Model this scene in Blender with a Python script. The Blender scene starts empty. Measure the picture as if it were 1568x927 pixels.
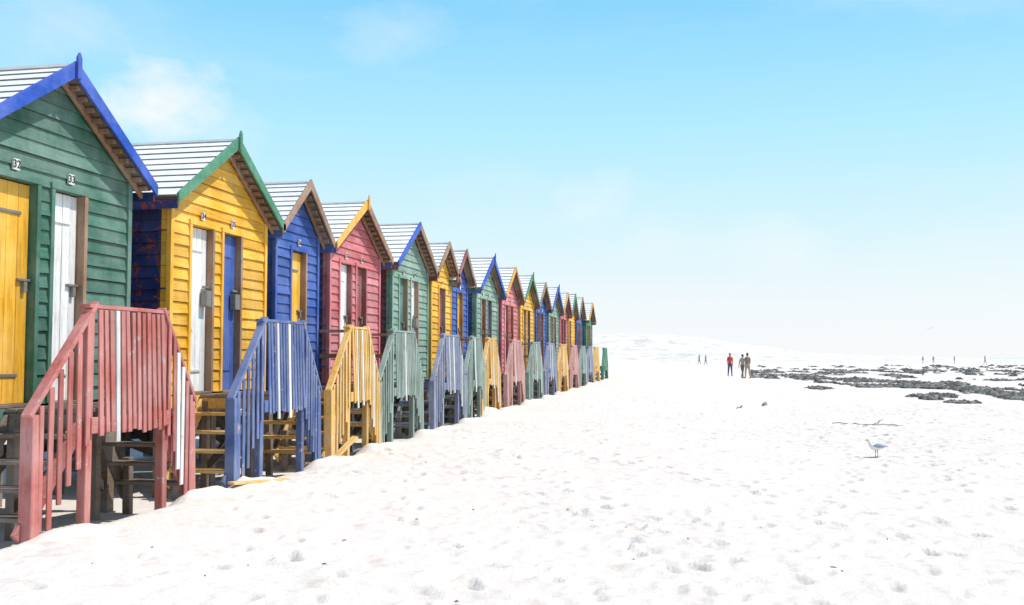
import bpy, bmesh, math, random
import numpy as np
from mathutils import Vector, Matrix
R = math.radians
random.seed(7); rng = np.random.default_rng(11)
scene = bpy.context.scene
COL = scene.collection
H = 1.49          # camera height
XF = -6.12        # facade plane
XR = -5.30        # railing plane
K = 0.907

# ------------------------------------------------------------------ materials
MATS = {}
def nodes_of(m):
    m.use_nodes = True
    nt = m.node_tree
    for n in list(nt.nodes):
        if n.type not in ('BSDF_PRINCIPLED', 'OUTPUT_MATERIAL'):
            nt.nodes.remove(n)
    b = [n for n in nt.nodes if n.type == 'BSDF_PRINCIPLED'][0]
    return nt, b
def mixc(nt, fac, a, b, blend='MIX'):
    m = nt.nodes.new('ShaderNodeMix'); m.data_type = 'RGBA'; m.blend_type = blend
    for sock, v in ((0, fac), (6, a), (7, b)):
        if hasattr(v, 'is_linked'): nt.links.new(v, m.inputs[sock])
        elif sock == 0: m.inputs[0].default_value = v
        else: m.inputs[sock].default_value = (*v, 1)
    return m.outputs[2]
def noise(nt, scale, vec=None, detail=4, rough=0.6):
    n = nt.nodes.new('ShaderNodeTexNoise'); n.inputs['Scale'].default_value = scale
    n.inputs['Detail'].default_value = detail; n.inputs['Roughness'].default_value = rough
    if vec: nt.links.new(vec, n.inputs['Vector'])
    return n.outputs['Fac']
def ramp(nt, fac, a, b, c=0.0, d=1.0):
    r = nt.nodes.new('ShaderNodeMapRange'); r.clamp = True
    nt.links.new(fac, r.inputs[0]); r.inputs[1].default_value = a; r.inputs[2].default_value = b
    r.inputs[3].default_value = c; r.inputs[4].default_value = d
    return r.outputs[0]
def math_(nt, op, a, b):
    m = nt.nodes.new('ShaderNodeMath'); m.operation = op
    for k, v in enumerate((a, b)):
        if hasattr(v, 'is_linked'): nt.links.new(v, m.inputs[k])
        else: m.inputs[k].default_value = v
    return m.outputs[0]
def stretch(nt, s):
    g = nt.nodes.new('ShaderNodeNewGeometry')
    m = nt.nodes.new('ShaderNodeMapping'); m.inputs['Scale'].default_value = s
    nt.links.new(g.outputs['Position'], m.inputs['Vector'])
    return m.outputs[0], g

def paint(name, col, under=(0.16, 0.10, 0.06), chips=0.35, vertical=False, fade=0.25, rough=0.6):
    """weathered painted wood: grain, bleaching, dirt streaks, chipped patches, board to board variation"""
    if name in MATS: return MATS[name]
    m = bpy.data.materials.new(name); nt, b = nodes_of(m)
    v, g = stretch(nt, (34, 34, 2.2) if vertical else (30, 2.2, 34))
    vf, _ = stretch(nt, (90, 90, 3.0) if vertical else (80, 3.0, 90))
    v2, _ = stretch(nt, (1, 1, 1))
    vs, _ = stretch(nt, (5, 5, 0.55))
    grain = noise(nt, 1.0, v, 5, 0.65)
    fgrain = noise(nt, 1.0, vf, 3, 0.6)
    big = noise(nt, 1.7, v2, 5, 0.65)
    streak = noise(nt, 1.6, vs, 4, 0.6)
    lum = sum(col) / 3
    bleach = tuple(min(0.8, c * (1 - fade) * 1.15 + (lum * .5 + .30) * fade) for c in col)
    dark = tuple(c * 0.52 + .008 for c in col)
    c1 = mixc(nt, ramp(nt, grain, 0.30, 0.60), dark, col)
    c2 = mixc(nt, ramp(nt, big, 0.36, 0.64), c1, bleach)
    c2 = mixc(nt, ramp(nt, fgrain, 0.58, 0.68, 0, .6), c2, tuple(c * .5 + .02 for c in col))
    c2 = mixc(nt, ramp(nt, streak, 0.52, 0.74, 0, .5), c2, tuple(c * .5 + .025 for c in col))
    hsv = nt.nodes.new('ShaderNodeHueSaturation')
    nt.links.new(ramp(nt, g.outputs['Random Per Island'], 0, 1, .84, 1.16), hsv.inputs['Value'])
    nt.links.new(c2, hsv.inputs['Color'])
    n3 = noise(nt, 7.0, v2, 5, 0.75)
    chs = math_(nt, 'ADD', n3, math_(nt, 'MULTIPLY', grain, 0.35))
    t = 0.95 - chips * 0.22
    c3 = mixc(nt, ramp(nt, chs, t, t + 0.03), hsv.outputs[0], under)
    nt.links.new(c3, b.inputs['Base Color'])
    b.inputs['Roughness'].default_value = rough
    b.inputs['Specular IOR Level'].default_value = 0.25
    bp = nt.nodes.new('ShaderNodeBump'); bp.inputs['Strength'].default_value = 0.5; bp.inputs['Distance'].default_value = 0.004
    nt.links.new(grain, bp.inputs['Height']); nt.links.new(bp.outputs[0], b.inputs['Normal'])
    MATS[name] = m
    return m
def plain(name, col, rough=0.7, metal=0.0, var=0.25, scale=8):
    if name in MATS: return MATS[name]
    m = bpy.data.materials.new(name); nt, b = nodes_of(m)
    v2, _ = stretch(nt, (1, 1, 1))
    f = noise(nt, scale, v2, 4, 0.6)
    c = mixc(nt, ramp(nt, f, 0.3, 0.7), tuple(x * (1 - var) for x in col), tuple(min(.9, x * (1 + var)) for x in col))
    nt.links.new(c, b.inputs['Base Color'])
    b.inputs['Roughness'].default_value = rough; b.inputs['Metallic'].default_value = metal
    MATS[name] = m
    return m

C = dict(
    yellow=(0.86, 0.42, 0.02), blue=(0.035, 0.095, 0.36), navy=(0.012, 0.03, 0.15), green=(0.045, 0.155, 0.10),
    palegreen=(0.20, 0.34, 0.25), red=(0.60, 0.14, 0.15), darkred=(0.28, 0.045, 0.04), white=(0.78, 0.76, 0.73),
    brown=(0.30, 0.16, 0.08), orange=(0.76, 0.38, 0.04), bgreen=(0.06, 0.23, 0.13), bblue=(0.02, 0.08, 0.43),
    railred=(0.50, 0.135, 0.11), railblue=(0.085, 0.135, 0.33), railgreen=(0.24, 0.32, 0.27), railgrey=(0.22, 0.25, 0.36),
    railyellow=(0.74, 0.42, 0.08), railpink=(0.58, 0.28, 0.24), dkgreen=(0.03, 0.21, 0.11), wood=(0.19, 0.135, 0.095))
def P(c, vertical=False):
    ch = {'navy': 1.0, 'white': 0.6, 'wood': 0.2, 'brown': .5, 'red': .55, 'darkred': .6, 'bblue': .2, 'bgreen': .2}.get(c, 0.48)
    und = {'navy': (0.35, 0.06, 0.04), 'white': (0.46, 0.40, 0.34), 'blue': (0.25, 0.30, 0.36), 'yellow': (.55, .33, .10), 'green': (.10, .12, .08)}.get(c, (0.17, 0.11, 0.07))
    fd = .18 if c in ('navy', 'blue', 'bblue', 'yellow', 'bgreen', 'orange') else .34
    if c.startswith('rail'): ch = 0.65; und = (0.45, 0.38, 0.34); fd = .32
    return paint('painted_wood_' + c + ('_v' if vertical else ''), C[c], und, ch, vertical, fd)

# ------------------------------------------------------------------ mesh builder
class MB:
    def __init__(s): s.v = []; s.f = []; s.m = []; s.mats = []
    def mi(s, mat):
        if mat not in s.mats: s.mats.append(mat)
        return s.mats.index(mat)
    def hexa(s, p, mat, fm=None):
        """p: 8 pts, 0-3 bottom ccw, 4-7 top ccw"""
        o = len(s.v); s.v += [tuple(q) for q in p]
        fs = [(3, 2, 1, 0), (4, 5, 6, 7), (0, 1, 5, 4), (1, 2, 6, 5), (2, 3, 7, 6), (3, 0, 4, 7)]
        for i, f in enumerate(fs):
            s.f.append(tuple(o + j for j in f)); s.m.append(s.mi(fm[i] if fm and fm.get(i) else mat))
    def box(s, a, b, mat):
        x0, y0, z0 = a; x1, y1, z1 = b
        s.hexa([(x0, y0, z0), (x1, y0, z0), (x1, y1, z0), (x0, y1, z0), (x0, y0, z1), (x1, y0, z1), (x1, y1, z1), (x0, y1, z1)], mat)
    def beam(s, p, q, w, t, mat, up=(0, 0, 1)):
        p = Vector(p); q = Vector(q); d = (q - p).normalized(); u = Vector(up)
        if abs(d.dot(u)) > 0.98: u = Vector((1, 0, 0))
        sd = d.cross(u).normalized() * w / 2; n = sd.cross(d).normalized() * t / 2
        s.hexa([p - sd - n, p + sd - n, q + sd - n, q - sd - n, p - sd + n, p + sd + n, q + sd + n, q - sd + n], mat)
    def prism(s, poly, x0, x1, mat):
        """poly in (y,z), extruded in x"""
        o = len(s.v); n = len(poly)
        s.v += [(x0, y, z) for y, z in poly] + [(x1, y, z) for y, z in poly]
        k = s.mi(mat)
        s.f.append(tuple(o + i for i in reversed(range(n)))); s.m.append(k)
        s.f.append(tuple(o + n + i for i in range(n))); s.m.append(k)
        for i in range(n):
            j = (i + 1) % n
            s.f.append((o + i, o + j, o + n + j, o + n + i)); s.m.append(k)
    def make(s, name, parent=None, bevel=0.0, smooth=False, loc=(0, 0, 0)):
        me = bpy.data.meshes.new(name); me.from_pydata(s.v, [], s.f)
        for m in s.mats: me.materials.append(m)
        me.polygons.foreach_set('material_index', s.m); me.update()
        bm = bmesh.new(); bm.from_mesh(me); bmesh.ops.recalc_face_normals(bm, faces=bm.faces); bm.to_mesh(me); bm.free()
        if smooth: me.polygons.foreach_set('use_smooth', [True] * len(me.polygons))
        ob = bpy.data.objects.new(name, me); COL.objects.link(ob); ob.location = loc
        if parent: ob.parent = parent
        if bevel > 0:
            b = ob.modifiers.new('bevel', 'BEVEL'); b.width = bevel; b.segments = 1; b.limit_method = 'ANGLE'
        return ob
def empty(name, loc, rz=0):
    e = bpy.data.objects.new(name, None); e.location = loc; e.rotation_euler = (0, 0, rz); COL.objects.link(e)
    e.empty_display_size = 0.3
    return e

# ------------------------------------------------------------------ ground height
def vnoise(x, y, seed):
    xi = np.floor(x).astype(np.int64); yi = np.floor(y).astype(np.int64); fx = x - xi; fy = y - yi
    fx = fx * fx * (3 - 2 * fx); fy = fy * fy * (3 - 2 * fy)
    def h(a, b):
        n = (a * 374761393 + b * 668265263 + seed * 1442695041) & 0xffffffff
        n = ((n ^ (n >> 13)) * 1274126177) & 0xffffffff
        return ((n ^ (n >> 16)) & 0xffff) / 65535.0
    return (h(xi, yi) * (1 - fx) + h(xi + 1, yi) * fx) * (1 - fy) + (h(xi, yi + 1) * (1 - fx) + h(xi + 1, yi + 1) * fx) * fy - 0.5
def smooth(a, b, x):
    t = np.clip((x - a) / (b - a), 0, 1); return t * t * (3 - 2 * t)
HUTY = [9.22, 12.90, 15.50, 18.30, 21.90, 24.55, 26.4, 29.9, 33.4, 36.7, 39.8, 43.2, 46.2, 48.9, 51.8, 56.2]
HUTY = [y * K for y in HUTY]
SINGLE = (2, 5, 6)
def base_h(x, y):
    x = np.asarray(x, float); y = np.asarray(y, float)
    near = 1 - smooth(-4.8, 2.0, x)
    bank = np.interp(y, [0, 7, 9, 13, 18, 27, 40, 52, 70, 120], [0.08, 0.08, 0.05, 0.05, 0.09, 0.17, 0.28, 0.38, 0.36, 0.2])
    z = bank * near
    z = z - 0.18 * smooth(-5.05, -5.7, x) * (1 - smooth(-9.5, -11, x)) * (1 - smooth(52, 60, y))
    z = z + 0.5 * (smooth(-11, -20, x))
    z = z + 0.08 * vnoise(x * 0.15, y * 0.15, 3) * smooth(-3, 3, x) + 0.05 * vnoise(x * 0.6, y * 0.6, 4) * smooth(-5.4, -4, x)
    for i, c in enumerate(HUTY):
        W = 0.60 if i not in SINGLE else 0.40
        for s, a in ((-1, 0.11), (1, 0.17)):
            for k in range(2):
                cy = c + s * (W + 0.50) + (.18 if k else -.05); cx = XR + 0.10 + (.14 if k else -.05)
                z = z + a * (.8, .5)[k] * (0.8 + 0.9 * vnoise(np.full_like(x, i * 3.1 + k), np.full_like(x, s * 2.2), 9)) * np.exp(-((x - cx) ** 2 / 0.03 + (y - cy) ** 2 / 0.035))
    return z
def axis(lo, hi, step, far_lo, far_hi, g=1.07):
    a = list(np.arange(lo, hi, step)); d = step
    while a[-1] < far_hi: d *= g; a.append(a[-1] + d)
    b = []; d = step; p = lo
    while p > far_lo: d *= g; p -= d; b.append(p)
    return np.array(b[::-1] + a)
gx = axis(-7.0, 11.0, 0.036, -2500, 2500, 1.06); gy = axis(3.0, 22.0, 0.036, -300, 4500, 1.03)
X, Y = np.meshgrid(gx, gy)
Z = base_h(X, Y)
fade = 1 - smooth(60, 140, np.hypot(X, Y))
lumpy = 0.15 + 1.5 * np.clip(vnoise(X * .35, Y * .35, 15) + .5, 0, 1) ** 2
Z += fade * (0.020 * vnoise(X * 1.7, Y * 1.7, 5) + lumpy * (0.020 * vnoise(X * 4.1, Y * 4.1, 6) + 0.018 * vnoise(X * 9, Y * 9, 7) + 0.014 * vnoise(X * 17, Y * 17, 8)))
# footprints
def stamp(cx, cy, a, L, Wd, dep):
    i0, i1 = np.searchsorted(gx, [cx - 0.4, cx + 0.4]); j0, j1 = np.searchsorted(gy, [cy - 0.4, cy + 0.4])
    if i1 <= i0 or j1 <= j0: return
    dx = X[j0:j1, i0:i1] - cx; dy = Y[j0:j1, i0:i1] - cy
    u = (dx * math.cos(a) + dy * math.sin(a)) / L; v = (-dx * math.sin(a) + dy * math.cos(a)) / Wd
    r2 = u * u + v * v
    Z[j0:j1, i0:i1] += -dep * np.exp(-r2 * r2) + dep * 0.4 * np.exp(-(np.sqrt(r2) - 1.5) ** 2 * 5)
for i in range(2000):
    cx = random.uniform(-5.0, 14); cy = 3 + 29 * random.random() ** 1.1
    if float(vnoise(np.array([cx * .3]), np.array([cy * .3]), 44)[0]) < random.uniform(-.35, .05): continue
    stamp(cx, cy, random.uniform(0, math.pi), random.uniform(0.04, 0.15), random.uniform(0.025, 0.065), random.uniform(0.012, 0.05))
for t in range(26):   # walked tracks
    cx = random.uniform(-4, 12); cy = random.uniform(3, 10); a = R(90) + random.uniform(-.6, .6)
    for k in range(40):
        s = 1 if k % 2 else -1
        stamp(cx + s * 0.1 * math.sin(a), cy - s * 0.1 * math.cos(a), a + random.uniform(-.2, .2), 0.13, 0.055, random.uniform(.03, .05))
        cx += 0.65 * math.cos(a); cy += 0.65 * math.sin(a); a += random.uniform(-.08, .08)
ny, nx = X.shape
co = np.stack([X, Y, Z], -1).reshape(-1, 3)
idx = np.arange(ny * nx).reshape(ny, nx)
quads = np.stack([idx[:-1, :-1], idx[:-1, 1:], idx[1:, 1:], idx[1:, :-1]], -1).reshape(-1, 4)
me = bpy.data.meshes.new('sand_beach')
me.vertices.add(len(co)); me.vertices.foreach_set('co', co.ravel())
me.loops.add(quads.size); me.loops.foreach_set('vertex_index', quads.ravel().astype(np.int32))
me.polygons.add(len(quads)); me.polygons.foreach_set('loop_start', np.arange(0, quads.size, 4, dtype=np.int32))
me.polygons.foreach_set('use_smooth', np.ones(len(quads), bool))
me.update(calc_edges=True); me.validate()
ground = bpy.data.objects.new('sand_beach', me); COL.objects.link(ground)
def gz(x, y):
    i = np.clip(np.searchsorted(gx, x), 1, nx - 1); j = np.clip(np.searchsorted(gy, y), 1, ny - 1)
    return float(Z[j, i] + Z[j - 1, i - 1]) / 2

def sand_mat():
    m = bpy.data.materials.new('dry_white_sand'); nt, b = nodes_of(m)
    v, g = stretch(nt, (1, 1, 1))
    big = noise(nt, 0.35, v, 5, 0.6); mid = noise(nt, 3.5, v, 5, 0.65); fine = noise(nt, 45, v, 3, 0.7); spk = noise(nt, 90, v, 2, 0.5)
    c = mixc(nt, ramp(nt, big, 0.3, 0.7), (0.72, 0.645, 0.575), (0.755, 0.69, 0.625))
    c = mixc(nt, ramp(nt, mid, 0.56, 0.76), c, (0.60, 0.51, 0.44))
    c = mixc(nt, ramp(nt, spk, 0.68, 0.75), c, (0.36, 0.26, 0.20))
    nt.links.new(c, b.inputs['Base Color']); b.inputs['Roughness'].default_value = 0.95
    b.inputs['Specular IOR Level'].default_value = 0.1
    b1 = nt.nodes.new('ShaderNodeBump'); b1.inputs['Strength'].default_value = 0.7; b1.inputs['Distance'].default_value = 0.025
    nt.links.new(noise(nt, 9, v, 5, 0.65), b1.inputs['Height'])
    b2 = nt.nodes.new('ShaderNodeBump'); b2.inputs['Strength'].default_value = 0.7; b2.inputs['Distance'].default_value = 0.006
    nt.links.new(fine, b2.inputs['Height']); nt.links.new(b1.outputs[0], b2.inputs['Normal']); nt.links.new(b2.outputs[0], b.inputs['Normal'])
    return m
SAND = sand_mat(); me.materials.append(SAND)

# ------------------------------------------------------------------ beach huts
ZF = 1.06; BH = 0.135; NDR = 15; ZD = ZF + NDR * BH; D = 2.9
wood = P('wood'); rawwood = P('brown')
ROOF = plain('weathered_white_roof', (0.80, 0.79, 0.77), .6, 0, .10, 5)
ROOFEDGE = plain('roof_lap_shadow', (0.17, 0.155, 0.15))  # shadow lines under the roof laps, painted dark grey on the risers
METAL = plain('rusty_grey_metal', (0.22, 0.20, 0.18), 0.5, 0.3)
PLATE = plain('number_plate_white', (0.70, 0.68, 0.62), 0.5, 0, .15); INK = plain('number_black', (0.03, 0.03, 0.03), .5)
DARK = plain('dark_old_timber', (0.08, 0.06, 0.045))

def hut(i, yc, hw, za, ze, fac, side, tl, tr, doors, nums, fin=True, corner=None, depth=D):
    E = empty('beach_hut', (XF, yc, 0))
    he = hw + 0.16
    sl = (za - ze) / he
    zu = lambda y: za - 0.07 - sl * abs(y)
    det = i < 6
    mb = MB(); F = P(fac)
    z = ZF; r = 0
    cuts = sorted([(a - 0.055, b + 0.055) for a, b, c in doors])
    while z < za - 0.12:
        z1 = z + BH
        lim = lambda zz: max(0.0, min(hw, (za - 0.07 - zz) / sl))
        L0, L1 = lim(z), lim(z1)
        if r < NDR:
            edges = [-L0] + [e for cpair in cuts for e in cpair] + [L0]
            segs = [(edges[k], edges[k + 1], edges[k], edges[k + 1]) for k in range(0, len(edges), 2)]
            if L1 < hw:
                a = list(segs[0]); a[2] = max(-L1, a[0]); segs[0] = tuple(a)
                a = list(segs[-1]); a[3] = min(L1, a[1]); segs[-1] = tuple(a)
        else:
            segs = [(-L0, L0, -L1, L1)]
        for (a0, a1, b0, b1) in segs:
            if a1 - a0 < 0.02: continue
            j = random.uniform(-.004, .004); g = 0.004
            xb = 0.028 + j; xt = 0.008 + j
            mb.hexa([(-0.09, a0, z), (xb, a0, z + random.uniform(-.005, .005)), (xb, a1, z + random.uniform(-.005, .005)), (-0.09, a1, z),
                     (-0.09, b0, z1 - g), (xt, b0, z1 - g), (xt, b1, z1 - g), (-0.09, b1, z1 - g)], F)
        z = z1; r += 1
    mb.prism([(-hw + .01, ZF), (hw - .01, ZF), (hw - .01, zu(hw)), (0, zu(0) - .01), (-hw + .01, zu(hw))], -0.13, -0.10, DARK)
    mb.make('front_wall_siding', E)
    mb = MB(); CM = P(corner or fac, True)
    for s in (-1, 1):
        a, b = sorted((s * (hw + 0.012), s * (hw - 0.055)))
        mb.box((-0.02, a, ZF - .02), (0.044, b, zu(hw) - 0.01), CM)
    mb.box((-0.08, -hw - .01, ZF - 0.16), (0.05, hw + .01, ZF - 0.024), F)
    mb.box((-depth, -hw, ZF - 0.10), (-0.083, hw, ZF - 0.003), wood)
    mb.make('corner_boards', E, 0.004)
    mb = MB(); S = P(side); z = ZF; top = zu(hw)
    while z < top - 0.01:
        z1 = min(z + BH, top)
        for s in (-1, 1):
            j = random.uniform(-.003, .003); y0 = s * (hw - 0.06); yb = s * (hw + 0.0 + j); yt = s * (hw - 0.022 + j)
            mb.hexa([(-depth, y0, z), (-0.023, y0, z), (-0.023, yb, z), (-depth, yb, z), (-depth, y0, z1 - .004), (-0.023, y0, z1 - .004), (-0.023, yt, z1 - .004), (-depth, yt, z1 - .004)], S)
        z = z1
    mb.prism([(-hw + .07, ZF), (hw - .07, ZF), (hw - .07, top - .02), (0, zu(0) - .02), (-hw + .07, top - .02)], -depth + .01, -depth + .05, S)
    mb.make('side_walls', E)
    # roof
    mb = MB(); xo = 0.18; xb = -depth - 0.12
    n = 9; Ls = math.hypot(he, za - ze)
    for s in (-1, 1):
        d = Vector((0, -s * he / Ls, (za - ze) / Ls)); nn = Vector((0, s * (za - ze) / Ls, he / Ls))
        e = Vector((0, s * he, ze))
        def pt(x, t, o): q = e + d * t + nn * o; return (x, q.y, q.z)
        mb.hexa([pt(xb, 0, -.045), pt(xo, 0, -.045), pt(xo, Ls, -.045), pt(xb, Ls, -.045), pt(xb, 0, 0), pt(xo, 0, 0), pt(xo, Ls, 0), pt(xb, Ls, 0)], wood)
        for k in range(n):
            t0 = k * Ls / n - (0.03 if k == 0 else 0); t1 = (k + 1) * Ls / n + (0.02 if k < n - 1 else -.012)
            jj = random.uniform(-.006, .006); j2 = random.uniform(-.003, .003)
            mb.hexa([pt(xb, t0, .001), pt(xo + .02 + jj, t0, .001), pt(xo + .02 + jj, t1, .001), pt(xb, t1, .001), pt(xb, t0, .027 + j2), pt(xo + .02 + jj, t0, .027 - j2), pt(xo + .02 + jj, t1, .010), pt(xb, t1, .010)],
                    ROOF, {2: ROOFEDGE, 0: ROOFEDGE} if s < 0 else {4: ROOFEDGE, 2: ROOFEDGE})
    mb.box((xb, -0.05, za + .003), (xo + .01, 0.05, za + 0.028), ROOF)
    mb.make('roof', E)
    # bargeboards, fascia
    mb = MB(); xf0, xf1 = xo + .03, xo + .058
    for s, tcol in ((-1, tl), (1, tr)):
        T = P(tcol)
        y1 = s * (he + .03); ze_ = za - sl * abs(y1)
        poly = [(0 + s * .001, za + 0.06), (y1, ze_ + 0.05), (y1, ze_ - 0.075), (0 + s * .001, za - 0.10)]
        mb.prism(poly, xf0, xf1, T)
        mb.prism([(s * .002, za - 0.06), (s * (he - .01), ze - 0.055), (s * (he - .01), ze - 0.12), (s * .002, za - 0.14)], 0.045, 0.08, rawwood)
        if det:
            q = 0.12
            while q < he - .05:
                zz = za - sl * q
                mb.box((0.08, s * q - .018, zz - .115), (xo, s * q + .018, zz - .066), rawwood); q += 0.12
        a, b = sorted((s * (he - .012), s * (he + .012)))
        mb.box((xb + .02, a, ze - .15), (xf0 - .003, b, ze - .048), P(side))
    if fin:
        T = P(tl)
        mb.prism([(-.032, za - .12), (.032, za - .12), (.032, za + .09), (0, za + .14), (-.032, za + .09)], xf1 + .003, xf1 + .03, T)
    mb.make('bargeboards', E, 0.003 if det else 0)
    for k, (a, b, c) in enumerate(doors):
        mb = MB(); DM = P(c, True); npl = 4; w = (b - a) / npl
        for q in range(npl):
            j = random.uniform(-.004, .003)
            mb.box((-.085, a + q * w + .0025, ZF + .012), (-.045 + j, a + (q + 1) * w - .0025, ZD - .012), DM)
        for zz in (ZF + .25, ZD - .3):
            mb.box((-.040, a + .01, zz), (-.030, b - .12, zz + .03), DM if c != 'yellow' else METAL)
        mb.make('door', E, 0.003 if det else 0)
        mb = MB(); JM = P('darkred' if fac == 'red' else 'brown', True)
        if i == 0 and k == 0: JM = P('green', True)
        mb.box((-.09, a - .055, ZF), (.042, a - .004, ZD), P(fac, True)); mb.box((-.09, b + .004, ZF), (.042, b + .055, ZD), JM)
        mb.box((-.09, a - .06, ZD + .001), (.046, b + .06, ZD + .06), F)
        mb.box((-.088, a - .003, ZF - .02), (.052, b + .003, ZF + .01), wood)
        mb.make('door_frame', E, 0.003 if det else 0)
        mb = MB()
        if det:
            if i in (1,) or (i == 4 and k == 1):
                mb.box((-.03, b - .16, ZF + 1.05), (.05, b - .03, ZF + 1.25), METAL)
                mb.box((-.03, b - .13, ZF + 1.28), (.0, b + .03, ZF + 1.31), METAL)
            else:
                mb.box((-.042, b - .16, ZF + 1.12), (-.01, b + .0, ZF + 1.145), METAL)
                mb.box((-.042, b - .09, ZF + 1.02), (-.005, b - .045, ZF + 1.115), METAL)
        else:
            mb.box((-.042, b - .13, ZF + 1.05), (-.01, b - .01, ZF + 1.16), METAL)
        mb.make('padlock_hasp', E, 0.004)
        mb = MB(); mb.box((.028, (a + b) / 2 - .042, ZD + .08), (.047, (a + b) / 2 + .042, ZD + .18), PLATE)
        mb.make('number_plate', E)
        if det and k < len(nums):
            cu = bpy.data.curves.new('number', 'FONT'); cu.body = nums[k]; cu.size = 0.10; cu.align_x = 'CENTER'; cu.align_y = 'CENTER'; cu.extrude = .001
            cu.offset = .0015
            t = bpy.data.objects.new('number', cu); COL.objects.link(t); t.parent = E
            cu.materials.append(INK)
            t.matrix_local = Matrix.Translation((.050, (a + b) / 2, ZD + .13)) @ Matrix(((0, 0, 1, 0), (1, 0, 0, 0), (0, 1, 0, 0), (0, 0, 0, 1)))
    # stilts
    mb = MB()
    for x in (-.12, -depth / 2, -depth + .1):
        for y in (-hw + .12, 0, hw - .12):
            mb.box((x - .06, y - .06, -.5), (x + .06, y + .06, ZF - .105), wood)
        mb.box((x - .04, -hw + .03, ZF - .26), (x + .04, hw - .03, ZF - .107 if x < -.2 else ZF - .163), wood)
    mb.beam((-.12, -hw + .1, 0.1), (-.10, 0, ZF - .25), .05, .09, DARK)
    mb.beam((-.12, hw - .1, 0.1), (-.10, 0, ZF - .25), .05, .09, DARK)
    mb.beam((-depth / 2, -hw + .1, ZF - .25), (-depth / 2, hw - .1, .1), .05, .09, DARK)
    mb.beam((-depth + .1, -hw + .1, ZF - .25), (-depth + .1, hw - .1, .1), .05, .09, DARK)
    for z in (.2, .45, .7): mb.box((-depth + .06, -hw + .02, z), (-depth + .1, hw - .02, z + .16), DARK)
    mb.make('stilts', E)
    return E

ZA, ZE = 4.25, 3.33
dd = lambda c1, c2: [(-0.78, -0.28, c1), (0.02, 0.48, c2)]
d1 = lambda c1: [(-0.22, 0.28, c1)]
H2 = 1.26
huts = [
    (H2, ZA, 'green', 'navy', 'bblue', 'bblue', [(-0.86, -0.26, 'yellow'), (0.00, 0.45, 'white')], ['32', '33'], 'green'),
    (H2, ZA, 'yellow', 'navy', 'bgreen', 'bgreen', dd('white', 'blue'), ['34', '35'], None),
    (0.80, 4.12, 'blue', 'blue', 'brown', 'brown', d1('yellow'), ['36'], None),
    (H2, 4.20, 'red', 'blue', 'orange', 'brown', dd('white', 'darkred'), ['37', '38'], None),
    (H2, ZA, 'palegreen', 'darkred', 'bblue', 'brown', dd('green', 'white'), ['39', '40'], None),
    (0.88, 4.12, 'yellow', 'darkred', 'brown', 'brown', d1('darkred'), ['41'], None),
    (0.82, 4.12, 'blue', 'green', 'darkred', 'brown', d1('yellow'), ['42'], None),
    (1.36, ZA, 'palegreen', 'blue', 'bblue', 'bblue', dd('darkred', 'blue'), [], None),
    (1.28, ZA, 'red', 'darkred', 'orange', 'brown', dd('white', 'yellow'), [], None),
    (1.28, ZA, 'yellow', 'darkred', 'bgreen', 'bgreen', dd('white', 'blue'), [], None),
    (1.15, 4.2, 'blue', 'navy', 'brown', 'brown', dd('yellow', 'red'), [], None),
    (1.28, ZA, 'palegreen', 'green', 'bblue', 'bblue', dd('white', 'red'), [], None),
    (1.10, 4.2, 'red', 'darkred', 'orange', 'darkred', dd('white', 'blue'), [], None),
    (1.00, 4.3, 'yellow', 'darkred', 'bgreen', 'bgreen', dd('white', 'blue')[:1], [], None),
    (1.10, 4.3, 'blue', 'navy', 'brown', 'brown', dd('white', 'yellow'), [], None),
    (1.30, 4.25, 'dkgreen', 'green', 'orange', 'darkred', dd('yellow', 'white'), [], None),
]
for i, (hw, za, f, s, tl, tr, dr, nm, cn) in enumerate(huts):
    hut(i, HUTY[i], hw, za, ZE, f, s, tl, tr, dr, nm, fin=(i in (0, 1, 3, 7, 9, 11)), corner=cn)

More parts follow.
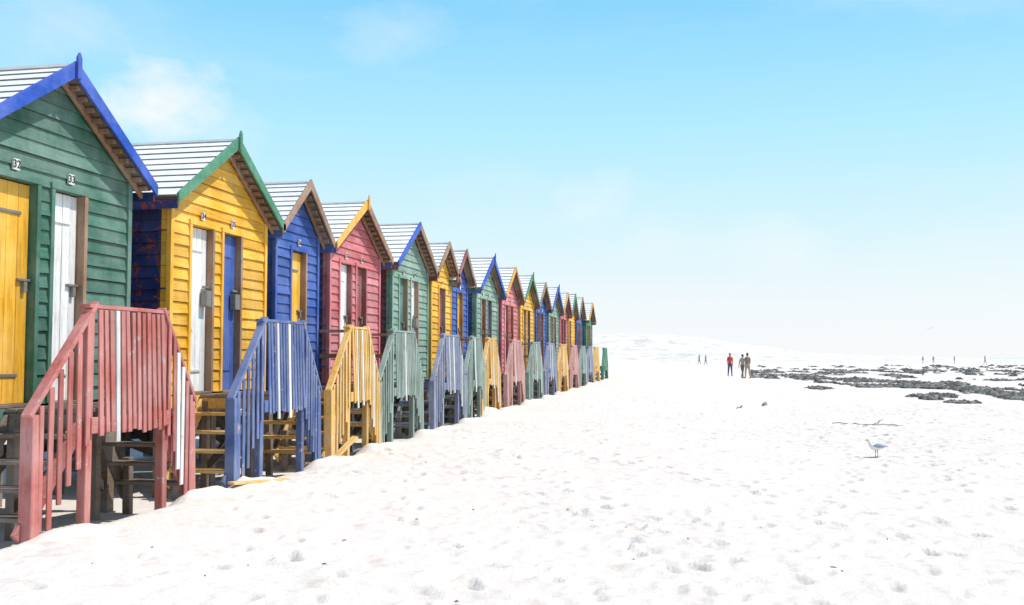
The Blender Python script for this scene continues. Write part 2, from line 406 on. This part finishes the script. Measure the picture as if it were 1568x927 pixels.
# ------------------------------------------------------------------ staircases
RT = 1.93
def stairs(i, yc, W, main, alt, altidx, treadc):
    E = empty('wooden_staircase', (XR, yc, 0))
    M = P(main, True); MH = P(main); A = P(alt, True); T = P(treadc)
    bk = XF - XR + 0.06
    runs = {-1: 0.72, 1: 0.52}
    mb = MB()
    lean = random.uniform(-.015, .015)
    for s in (-1, 1):
        y = s * W; run = runs[s]
        mb.beam((0.0, y + s * .02 + lean, -.45), (0.0, y, RT - .02), .085, .085, M)
        mb.beam((bk + .06, y, -.45), (bk + .06, y, ZF - .10), .08, .08, wood)
        yf = s * (W + run)
        mb.beam((.02, yf + s * .015, -.45), (.0, yf - s * .01, 1.03), .10, .12, M)
        mb.beam((bk + .10, yf, -.45), (bk + .10, yf - s * .02, .45), .08, .08, wood)
    mb.make('posts', E, 0.006)
    mb = MB()
    npl = 6; w = (-.045 - (bk)) / npl
    for q in range(npl):
        mb.box((bk + q * w + .004, -W - .05, ZF - .055 + random.uniform(-.003, .003)), (bk + (q + 1) * w - .004, W + .05, ZF - .022), wood)
    for s in (-1, 1):
        mb.box((bk, s * W - .03, ZF - .19), (-.05, s * W + .03, ZF - .058), T)
    mb.box((.046, -W - .03, ZF - .23), (.082, W + .03, ZF - .09), MH)
    mb.make('deck', E, 0.004)
    mb = MB()
    mb.box((-.05, -W - .05, RT - .015), (.055, W + .05, RT + .02), MH)
    n = int(round(2 * W / 0.090)); w = (2 * W - .1) / n
    for q in range(n):
        y = -W + .05 + (q + .5) * w; t = A if q in altidx else M
        j = random.uniform(-.008, .008)
        mb.beam((.095, y + j, ZF - .25 + random.uniform(-.025, .025) - (.08 if q in altidx else 0)), (.055, y - j, RT - .02 - random.uniform(0, .01)), w * random.uniform(.60, .72), .02, t, up=(1, 0, 0))
    mb.make('front_railing', E, 0.003)
    mb = MB(); hr = MB()
    nt_ = 4
    for s in (-1, 1):
        run = runs[s]
        for k in range(1, nt_ + 1):
            z = ZF - .02 - .205 * k; y = s * (W + run * .235 * k - .02)
            mb.box((bk + .03, y - .11, z - .035), (-.02, y + .11, z), T)
        for x in (-.035, bk + .02):
            mb.beam((x, s * W, ZF - .12), (x, s * (W + run + .08), .05), .035, .15, MH if x > -.1 else T)
        hr.beam((.02, s * (W - .06), RT + .035), (.02, s * (W + run + .07), 1.02), .09, .04, MH)
        m_ = 6
        for q in range(m_):
            f = (q + .6) / (m_ + .1); y = s * (W + run * f); zt = RT - (RT - 1.05) * f - .02; zb = ZF - .14 - (ZF - .12) * f - .12 + random.uniform(-.04, .04)
            white = (q == 2 and i % 2 == 0 and s > 0) or (q == 3 and s > 0 and i == 0)
            hr.beam((.064, y + random.uniform(-.01, .01), max(zb, .10)), (.058, y + random.uniform(-.008, .008), zt), random.uniform(.05, .066), .018, A if white else M, up=(1, 0, 0))
    mb.make('treads', E, 0.004); hr.make('hand_rails', E, 0.004)
    mb = MB()
    mb.beam((bk + .06, -W, .1), (bk + .06, W, ZF - .2), .04, .09, DARK)
    mb.beam((0, -W, ZF - .3), (bk + .06, -W, .15), .04, .08, DARK)
    if i in (2, 3, 5, 6, 8):
        mb.beam((bk + .01, W, RT - .03), (-.04, W, RT - .03), .07, .045, P('brown'))
        mb.beam((bk + .01, W, RT - .42), (-.04, W, RT - .42), .04, .07, P('brown'))
    mb.make('braces', E)
ST = [('railred', 'white', (3,), 'wood'), ('railblue', 'white', (3, 7), 'railyellow'), ('railyellow', 'white', (2, 5), 'railyellow'),
      ('railgreen', 'white', (6,), 'railgreen'), ('railgrey', 'white', (3, 7), 'railgrey'), ('railgreen', 'white', (1,), 'railgreen'),
      ('railyellow', 'white', (4,), 'brown'), ('railpink', 'white', (2,), 'railred'), ('railgreen', 'white', (5,), 'railgreen'),
      ('railgrey', 'white', (1, 6), 'railgrey'), ('railyellow', 'white', (3,), 'railyellow'), ('railpink', 'white', (), 'railred'),
      ('railgreen', 'white', (), 'railgreen'), ('railgrey', 'white', (2,), 'railgrey'), ('railyellow', 'white', (), 'railyellow'), ('dkgreen', 'white', (), 'wood')]
for i, (a, b, c, d) in enumerate(ST):
    yc = HUTY[i] + {1: .06, 2: .42, 3: .15, 4: .15}.get(i, 0)
    stairs(i, yc, 0.60 if i not in SINGLE else 0.40, a, b, c, d)

mb = MB(); mb.beam((-5.2, 10.25, .10), (-4.85, 10.95, .07), .12, .03, P('railyellow')); mb.make('loose_plank', None, .003)
mb = MB(); mb.beam((-5.15, 13.05, .04), (-4.95, 13.5, .36), .11, .03, P('railyellow')); mb.make('loose_plank', None, .003)

# ------------------------------------------------------------------ seaweed & debris
WEED = plain('dark_seaweed', (0.085, 0.08, 0.07), .8, 0, .5, 3)
WEEDL = plain('pale_hazy_seaweed', (0.22, 0.21, 0.19), .9, 0, .4, 3)  # lighter grey, haze over the clumps put into the colour
def px(pxx, w, z=0.0):
    u = pxx - 784; th = math.atan(303 / 1524); s = (H - z) / w
    return ((u * math.cos(th) - 1524 * math.sin(th)) * s, (u * math.sin(th) + 1524 * math.cos(th)) * s)
def lump(mb, x, y, rx, ry, h, a, mat):
    n = 9; k = mb.mi(mat); z0 = gz(x, y) - .01
    ca, sa = math.cos(a), math.sin(a)
    rings = []
    for (rr, zz) in ((1, 0), (.75, .6), (.35, .95)):
        ring = []
        for q in range(n):
            t = 2 * math.pi * q / n; r = rr * random.uniform(.55, 1.25)
            lx, ly = rx * r * math.cos(t), ry * r * math.sin(t)
            ring.append(len(mb.v)); mb.v.append((x + lx * ca - ly * sa, y + lx * sa + ly * ca, z0 + h * zz * random.uniform(.5, 1.2)))
        rings.append(ring)
    for A_, B_ in zip(rings, rings[1:]):
        for q in range(n): mb.f.append((A_[q], A_[(q + 1) % n], B_[(q + 1) % n], B_[q])); mb.m.append(k)
    mb.f.append(tuple(rings[-1])); mb.m.append(k)
mb = MB()
# clumps of stranded kelp, patchy along two tide lines running up the beach
def vn1(x, y, s): return float(vnoise(np.array([x]), np.array([y]), s)[0])
cnt = 0
for q in range(26000):
    a = random.uniform(1150, 1720); w = random.uniform(13, 74)
    x, y = px(a, w)
    wc = np.interp(a, [1120, 1200, 1330, 1568, 1720], [28, 30, 38, 56, 68]); sd_ = np.interp(a, [1120, 1350, 1568], [3.5, 5.5, 8.0])
    wc2 = np.interp(a, [1180, 1500, 1720], [23, 22, 30])
    d = max(math.exp(-((w - wc) / sd_) ** 2), .66 * math.exp(-((w - wc2) / 3.4) ** 2), .35 * math.exp(-((w - 46) / 3) ** 2) * (1200 < a < 1300), .25 * (a > 1350))
    nz = vn1(x * .8, y * .22, 77) + .6 * vn1(x * 2.3, y * .7, 78)
    if nz + d * .62 < .47: continue
    s = random.uniform(.05, .26) * (0.5 + y / 75)
    lump(mb, x, y, s * 1.3, s * .8, random.uniform(.03, .12) * (.6 + y / 90), random.uniform(1.0, 2.2), WEED if random.random() < .6 else WEEDL); cnt += 1
print('WEED', cnt)
mb.make('washed_up_seaweed', None, 0, True)
mb = MB()
def strand(x0, y0, x1, y1, n, mat, w=.02):
    p = None
    for k in range(n + 1):
        t = k / n; x = x0 + (x1 - x0) * t + random.uniform(-.04, .04); y = y0 + (y1 - y0) * t + math.sin(t * 9) * .15
        q = Vector((x, y, gz(x, y) + .015 + random.uniform(0, .012)))
        if p is not None: mb.beam(p, q, w * random.uniform(.6, 1.2), w * .6, mat)
        p = q
GK = plain('green_kelp', (.16, .21, .17))
a = px(1272, 101); b = px(1385, 106); strand(*a, *b, 22, GK, .025)
a = px(1318, 107); b = px(1350, 98); strand(*a, *b, 8, GK, .02)
a = px(1128, 80); b = px(1136, 76); strand(*a, *b, 4, WEED, .03)
mb.make('kelp_strand')
mb = MB(); BR = plain('dry_brown_kelp', (.20, .09, .07)); BR2 = plain('driftwood_bits', (.30, .20, .15))
for (pxx, w) in [(725, 234), (968, 310), (500, 324), (530, 286), (868, 236), (1282, 330), (1270, 322), (905, 250), (385, 325), (700, 380), (640, 250), (150, 330), (240, 300), (1050, 280), (320, 345)]:
    x, y = px(pxx, w); lump(mb, x, y, random.uniform(.018, .04), .014, .02, random.uniform(0, 3), BR)
for q in range(420):
    x = random.uniform(-5, 12); y = random.uniform(3.5, 28)
    lump(mb, x, y, random.uniform(.006, .022), random.uniform(.004, .010), .012, random.uniform(0, 3), random.choice((BR, BR2)))
mb.make('beach_debris')

# ------------------------------------------------------------------ dune & far things
def sheet(name, xs, ys, zf, mat):
    Xg, Yg = np.meshgrid(xs, ys); Zg = zf(Xg, Yg); n1, n0 = Xg.shape
    v = np.stack([Xg, Yg, Zg], -1).reshape(-1, 3); ii = np.arange(n1 * n0).reshape(n1, n0)
    q = np.stack([ii[:-1, :-1], ii[:-1, 1:], ii[1:, 1:], ii[1:, :-1]], -1).reshape(-1, 4)
    me = bpy.data.meshes.new(name); me.from_pydata(v.tolist(), [], q.tolist()); me.materials.append(mat)
    me.polygons.foreach_set('use_smooth', [True] * len(me.polygons))
    o = bpy.data.objects.new(name, me); COL.objects.link(o); return o
def dune_mat():
    m = bpy.data.materials.new('scrubby_dune_sand'); nt, b = nodes_of(m); v, g = stretch(nt, (1, 1, 1))
    f = noise(nt, .22, v, 7, .78)
    c = mixc(nt, ramp(nt, f, .48, .60), (.74, .68, .62), (.55, .52, .47))
    nt.links.new(c, b.inputs['Base Color']); b.inputs['Roughness'].default_value = 1
    return m
def dz(x, y):
    prof = np.interp(x, [-330, -140, -50, -34, -14, 10, 30, 60, 110], [13, 12, 9.8, 9.3, 8.4, 5.4, 3.0, 1.6, .0])
    e = smooth(0, 1, (y - 255) / 90) * (1 - smooth(430, 560, y))
    return prof * e * (1 + .3 * vnoise(x * .045, y * .025, 21)) + .8 * e * vnoise(x * .17, y * .15, 22) + .4 * e * vnoise(x * .5, y * .4, 23) - .3 * (1 - e)
sheet('sand_dune', np.linspace(-330, 112, 330), np.linspace(240, 565, 110), dz, dune_mat())
def sea_mat():
    m = bpy.data.materials.new('hazy_sea'); nt, b = nodes_of(m); v, g = stretch(nt, (.03, .004, 1))
    f = noise(nt, 1, v, 4, .6)
    c = mixc(nt, ramp(nt, f, .4, .6), (.54, .59, .61), (.72, .71, .70)); nt.links.new(c, b.inputs['Base Color']); b.inputs['Roughness'].default_value = .5
    return m
sheet('sea', np.linspace(140, 2400, 30), np.linspace(430, 4300, 30), lambda x, y: x * 0 + .06, sea_mat())

# ------------------------------------------------------------------ people
def skin_mesh(name, verts, edges, radii, root=0, sub=1):
    me = bpy.data.meshes.new(name); me.from_pydata(verts, edges, []); ob = bpy.data.objects.new(name, me); COL.objects.link(ob)
    sk = ob.modifiers.new('s', 'SKIN')
    lay = me.skin_vertices[0].data
    for k, r in enumerate(radii):
        lay[k].radius = (r, r) if not isinstance(r, tuple) else r; lay[k].use_root = (k == root)
    sb = ob.modifiers.new('u', 'SUBSURF'); sb.levels = sub; sb.render_levels = sub
    dg = bpy.context.evaluated_depsgraph_get(); ev = ob.evaluated_get(dg); nm = bpy.data.meshes.new_from_object(ev)
    bpy.data.objects.remove(ob); return nm
SKIN = plain('skin', (.42, .24, .16), .5, 0, .1); HAIR = plain('dark_hair', (.05, .03, .02), .6, 0, .3)
def ell(bm, c, r, mi, seg=12):
    res = bmesh.ops.create_uvsphere(bm, u_segments=seg, v_segments=seg // 2 + 2, radius=1, matrix=Matrix.Translation(c) @ Matrix.Diagonal((*r, 1)))
    for f in {f for v in res['verts'] for f in v.link_faces}: f.material_index = mi; f.smooth = True
def tube(bm, pts, rs, mi):
    prev = None
    for k, (p, r) in enumerate(zip(pts, rs)):
        p = Vector(p); d = (Vector(pts[min(k + 1, len(pts) - 1)]) - Vector(pts[max(k - 1, 0)])).normalized()
        a = d.orthogonal().normalized(); b = d.cross(a)
        ring = [bm.verts.new(p + (a * math.cos(t) + b * math.sin(t)) * r) for t in [q * math.pi / 3 for q in range(6)]]
        if prev:
            for q in range(6):
                f = bm.faces.new((prev[q], prev[(q + 1) % 6], ring[(q + 1) % 6], ring[q])); f.material_index = mi; f.smooth = True
        prev = ring
    f = bm.faces.new(prev); f.material_index = mi
def person(x, y, face, shirt, trous, stride=.25, arm=.25, shorts=False, h=1.74, bend=0, name='person', full=True):
    sk = h / 1.74
    s1 = stride / 2
    Lf = lambda s: (-s1 if s > 0 else s1)
    V = [(0, 0, .93), (0, 0, 1.06), (0, -.01 - bend * .1, 1.24), (0, -.01 - bend * .2, 1.40), (0, -.02 - bend * .25, 1.49), (0, -.035 - bend * .3, 1.56), (0, -.03 - bend * .3, 1.66)]
    Rr = [(.155, .115), (.135, .10), (.155, .11), (.13, .095), .055, .075, .085]
    Eg = [(k, k + 1) for k in range(6)]
    hands = []
    for s in (1, -1):
        f = Lf(s); o = len(V)
        V += [(s * .09, 0, .86), (s * .10, f * .5 - .02, .48), (s * .10, f * 1.0 + .03, .09), (s * .11, f * 1.0 - .13, .035)]
        Rr += [(.095, .095), (.062, .062), (.043, .043), (.04, .035)]
        Eg += [(0, o), (o, o + 1), (o + 1, o + 2), (o + 2, o + 3)]
        o = len(V); g = -f * arm / .25 * .8; sy = -.01 - bend * .2
        V += [(s * .175, sy, 1.41), (s * .215, sy + g * .35, 1.14), (s * .225, sy + g * .8 - .05, .90), (s * .225, sy + g * .95 - .065, .83)]
        Rr += [(.058, .058), (.043, .043), (.028, .03), (.022, .038)]
        Eg += [(3, o), (o, o + 1), (o + 1, o + 2), (o + 2, o + 3)]
        hands.append((s, Vector(V[-1])))
    nm = skin_mesh('body', V, Eg, Rr, 0, 2)
    mats = [plain('shirt_%s' % str(shirt), shirt, .8, 0, .12), plain('trousers_%s' % str(trous), trous, .8, 0, .12), SKIN, HAIR, plain('shoes', (.06, .05, .05))]
    nm.materials.clear()
    for m in mats: nm.materials.append(m)
    for p in nm.polygons:
        c = p.center; p.use_smooth = True
        ax = abs(c.x)
        if c.z > 1.47 and ax < .12: k = 2
        elif c.z > .98 and ax < .17: k = 0
        elif ax > .17 and c.z > 1.17: k = 0
        elif ax > .165 and c.z <= 1.17 and c.z > .7: k = 2
        elif c.z > (.5 if shorts else .10): k = 1 if c.z <= .98 else 0
        elif c.z > .09: k = 2
        else: k = 4
        p.material_index = k
    bm = bmesh.new(); bm.from_mesh(nm)
    hy = -.035 - bend * .3
    ell(bm, (0, hy - .005, 1.635), (.075, .095, .115), 2, 16)
    ell(bm, (0, hy + .018, 1.665), (.083, .095, .10), 3, 16)
    for s in (1, -1):
        ell(bm, (s * .03, hy - .088, 1.645), (.012, .01, .008), 3, 8); ell(bm, (s * .078, hy, 1.63), (.01, .02, .03), 2, 8)
    ell(bm, (0, hy - .10, 1.615), (.012, .02, .022), 2, 8); ell(bm, (0, hy - .092, 1.58), (.025, .008, .007), 4, 8)
    if full:
        for s, hp in hands:
            for q, L in enumerate((.065, .075, .07, .055)):
                b0 = hp + Vector((0, (q - 1.5) * .018, -.03)); tube(bm, [b0, b0 + Vector((-s * .004, -.004, -L * .5)), b0 + Vector((-s * .018, -.008, -L * .95))], (.009, .0085, .006), 2)
            b0 = hp + Vector((0, -.03, .0)); tube(bm, [b0, b0 + Vector((-s * .006, -.022, -.03)), b0 + Vector((-s * .012, -.028, -.06))], (.011, .010, .007), 2)
    bm.to_mesh(nm); bm.free()
    ob = bpy.data.objects.new(name, nm); COL.objects.link(ob)
    ob.location = (x, y, gz(x, y)); ob.rotation_euler = (0, 0, face); ob.scale = (sk, sk, sk)
    return ob
def pp(pxx, w, *a, **k):
    x, y = px(pxx, w); return person(x, y, *a, **k)
pp(1117, 30, R(20), (.62, .05, .04), (.04, .06, .18), .25, h=1.76)
pp(1136, 32.5, R(140), (.36, .31, .27), (.15, .12, .11), .45, .3, h=1.68)
pp(1144, 33, R(205), (.25, .17, .13), (.38, .29, .22), .35, .3, shorts=True, h=1.76)
pp(1070, 12, R(60), (.07, .12, .28), (.10, .11, .18), .4, h=1.82, full=False)
pp(1080, 12.2, R(50), (.12, .26, .42), (.12, .14, .2), .4, h=1.82, full=False)
for (a, w) in ((1412, 9.6), (1428, 9.5), (1460, 9.8), (1507, 11.5)):
    pp(a, w, random.uniform(0, 6), random.choice([(.34, .34, .38), (.40, .25, .25), (.27, .30, .42)]), (.30, .28, .30), random.uniform(.1, .5), full=False)

# ------------------------------------------------------------------ gulls
GW = plain('gull_white', (.74, .74, .74), .7, 0, .05); GG = plain('gull_grey', (.30, .33, .40), .7, 0, .15); GB = plain('gull_black', (.03, .03, .03)); GY = plain('gull_beak', (.6, .3, .05))
def gull(x, y, face, sc=1.0):
    V = [(0, 0, .20), (0, -.09, .215), (0, -.15, .26), (0, -.165, .315), (0, -.185, .345), (0, .10, .20), (0, .19, .195)]
    Rr = [(.075, .07), (.062, .06), (.035, .035), (.03, .03), (.03, .03), (.05, .045), (.02, .012)]
    nm = skin_mesh('gull', V, [(0, 1), (1, 2), (2, 3), (3, 4), (0, 5), (5, 6)], Rr, 0, 2)
    nm.materials.clear()
    for m in (GW, GG, GB, GY): nm.materials.append(m)
    for p in nm.polygons: p.use_smooth = True; p.material_index = 0
    bm = bmesh.new(); bm.from_mesh(nm)
    for s in (1, -1):
        tube(bm, [(s * .055, -.09, .235), (s * .07, -.02, .235), (s * .06, .10, .222), (s * .035, .20, .215)], (.02, .045, .035, .012), 1)
        tube(bm, [(s * .03, .16, .218), (s * .015, .26, .205)], (.014, .004), 2)
        tube(bm, [(s * .03, .0, .15), (s * .03, .01, .07), (s * .03, 0, .0)], (.012, .006, .006), 3)
        for a in (-.4, 0, .4): tube(bm, [(s * .03, 0, .008), (s * .03 + math.sin(a) * .04, -.045, .006)], (.006, .004), 3)
        ell(bm, (s * .026, -.20, .353), (.005, .005, .005), 2, 6)
    tube(bm, [(0, -.20, .343), (0, -.235, .338), (0, -.26, .328)], (.014, .010, .003), 3)
    bm.to_mesh(nm); bm.free()
    ob = bpy.data.objects.new('seagull', nm); COL.objects.link(ob); ob.location = (x, y, gz(x, y)); ob.rotation_euler = (0, 0, face); ob.scale = (sc,) * 3; return ob
g = gull(*px(1338, 151), R(-60), .78)
def flying(x, y, z, face, s=1.0):
    bm = bmesh.new()
    tube(bm, [(0, -.22, .0), (0, -.16, .0), (0, -.05, -.01), (0, .08, 0), (0, .2, .01)], (.005, .03, .06, .05, .02), 0)
    for q in (1, -1):
        pts = [(q * .03, -.06, .02), (q * .25, -.12, .12), (q * .48, -.04, .09), (q * .68, .08, .03)]
        wd = [.14, .14, .10, .02]; pv = None
        for k, (p, w) in enumerate(zip(pts, wd)):
            cur = [bm.verts.new((p[0], p[1], p[2])), bm.verts.new((p[0], p[1] + w, p[2] - .005)), bm.verts.new((p[0], p[1] + w * .4, p[2] + .012))]
            if pv:
                for a_, b_ in ((0, 2), (2, 1), (1, 0)):
                    f = bm.faces.new((pv[a_], pv[b_], cur[b_], cur[a_])); f.material_index = 2 if k == 3 else 1
            pv = cur
    me = bpy.data.meshes.new('flying_seagull'); bm.to_mesh(me); bm.free()
    for m in (GW, GG, GB): me.materials.append(m)
    ob = bpy.data.objects.new('flying_seagull', me); COL.objects.link(ob); ob.location = (x, y, z); ob.rotation_euler = (0, R(12), face); ob.scale = (s, s, s)
def dirp(pxx, w, dist):
    u = pxx - 784; th = math.atan(303 / 1524); s = dist / 1524
    return ((u * math.cos(th) - 1524 * math.sin(th)) * s, (u * math.sin(th) + 1524 * math.cos(th)) * s, H - w * s)
flying(*dirp(1425, -44, 150), R(140))

# ------------------------------------------------------------------ world, sun
SE, SAZ = 57.0, 10.0      # sun azimuth: degrees from +X toward +Y
sd = Vector((math.cos(R(SE)) * math.cos(R(SAZ)), math.cos(R(SE)) * math.sin(R(SAZ)), math.sin(R(SE))))
sun = bpy.data.lights.new('sun', 'SUN'); sun.energy = 4.2; sun.angle = R(.53); sun.color = (1, .965, .91)
so = bpy.data.objects.new('sun', sun); COL.objects.link(so); so.rotation_euler = sd.to_track_quat('Z', 'Y').to_euler(); so.location = (20, 0, 30)
w = bpy.data.worlds.new('World'); scene.world = w; w.use_nodes = True; nt = w.node_tree
STR = 0.13
bg = nt.nodes['Background']; sky = nt.nodes.new('ShaderNodeTexSky'); sky.sky_type = 'NISHITA'; sky.sun_disc = False
sky.sun_elevation = R(SE); sky.sun_rotation = R(90 - SAZ); sky.air_density = 1.0; sky.dust_density = 1.0; sky.ozone_density = 1.0
tc = nt.nodes.new('ShaderNodeTexCoord')
sep = nt.nodes.new('ShaderNodeSeparateXYZ'); nt.links.new(tc.outputs['Generated'], sep.inputs[0])
# sea haze: brightens the low sky, thins out towards the zenith
cr = nt.nodes.new('ShaderNodeValToRGB'); nt.links.new(sep.outputs['Z'], cr.inputs[0])
stops = [(0.0, (.97, .98, 1.0)), (.05, (.90, .97, 1.0)), (.12, (.72, .94, 1.0)), (.22, (.48, .87, 1.03)), (.34, (.27, .70, 1.03)), (.7, (.20, .42, .80)), (1.0, (.15, .33, .7))]
els = cr.color_ramp.elements
els[0].position = stops[0][0]; els[0].color = (*stops[0][1], 1); els[1].position = 1.0; els[1].color = (*stops[-1][1], 1)
for p_, c_ in stops[1:-1]: e = els.new(p_); e.color = (*c_, 1)
hz = mixc(nt, 1.0, cr.outputs[0], (1 / STR,) * 3, 'MULTIPLY')
c0 = mixc(nt, ramp(nt, sep.outputs['Z'], 0.3, 0.9, .95, .35), sky.outputs[0], hz)
mp = nt.nodes.new('ShaderNodeMapping'); mp.inputs['Scale'].default_value = (2.2, 2.2, 6.0); mp.inputs['Location'].default_value = (1.3, .1, .4)
nt.links.new(tc.outputs['Generated'], mp.inputs[0])
n1 = nt.nodes.new('ShaderNodeTexNoise'); n1.inputs['Scale'].default_value = 1.6; n1.inputs['Detail'].default_value = 7; n1.inputs['Roughness'].default_value = .55; n1.inputs['Distortion'].default_value = .3
nt.links.new(mp.outputs[0], n1.inputs['Vector'])
cl = ramp(nt, n1.outputs['Fac'], .48, .85, 0, .35)
def spot(pxx, w, rad, amt):
    d = Vector(dirp(pxx, w, 1.0)) - Vector((0, 0, H)); d.normalize()
    vm = nt.nodes.new('ShaderNodeVectorMath'); vm.operation = 'SUBTRACT'; nt.links.new(tc.outputs['Generated'], vm.inputs[0]); vm.inputs[1].default_value = d
    sc = nt.nodes.new('ShaderNodeVectorMath'); sc.operation = 'MULTIPLY'; nt.links.new(vm.outputs[0], sc.inputs[0]); sc.inputs[1].default_value = (1, 1, 1.5)
    ln = nt.nodes.new('ShaderNodeVectorMath'); ln.operation = 'LENGTH'; nt.links.new(sc.outputs[0], ln.inputs[0])
    f = math_(nt, 'ADD', ln.outputs['Value'], math_(nt, 'MULTIPLY', math_(nt, 'SUBTRACT', n2, .5), -rad * 3.0))
    return ramp(nt, f, rad, 0.0, 0, amt)
mp2 = nt.nodes.new('ShaderNodeMapping'); mp2.inputs['Scale'].default_value = (7, 7, 12); nt.links.new(tc.outputs['Generated'], mp2.inputs[0])
n2 = noise(nt, 1.4, mp2.outputs[0], 7, .6)
for s_ in ((205, -385, .075, .95), (90, -520, .08, .3), (610, -500, .05, .3), (905, -225, .05, .4), (1190, -165, .06, .3), (1000, -190, .06, .25), (330, -340, .05, .25)):
    cl = math_(nt, 'MAXIMUM', cl, spot(*s_))
c = mixc(nt, cl, c0, (7.4, 7.6, 7.8))
nt.links.new(c, bg.inputs['Color']); bg.inputs['Strength'].default_value = STR
scene.view_settings.view_transform = 'Standard'; scene.view_settings.look = 'None'; scene.view_settings.exposure = 0; scene.view_settings.gamma = 1

# ------------------------------------------------------------------ camera
cam = bpy.data.cameras.new('camera'); cam.lens = 35; cam.sensor_width = 36; cam.clip_end = 10000; cam.clip_start = .05
co_ = bpy.data.objects.new('camera', cam); COL.objects.link(co_); co_.location = (0, 0, H)
co_.rotation_euler = (R(90 + 3.14), 0, math.atan(303 / 1524)); scene.camera = co_
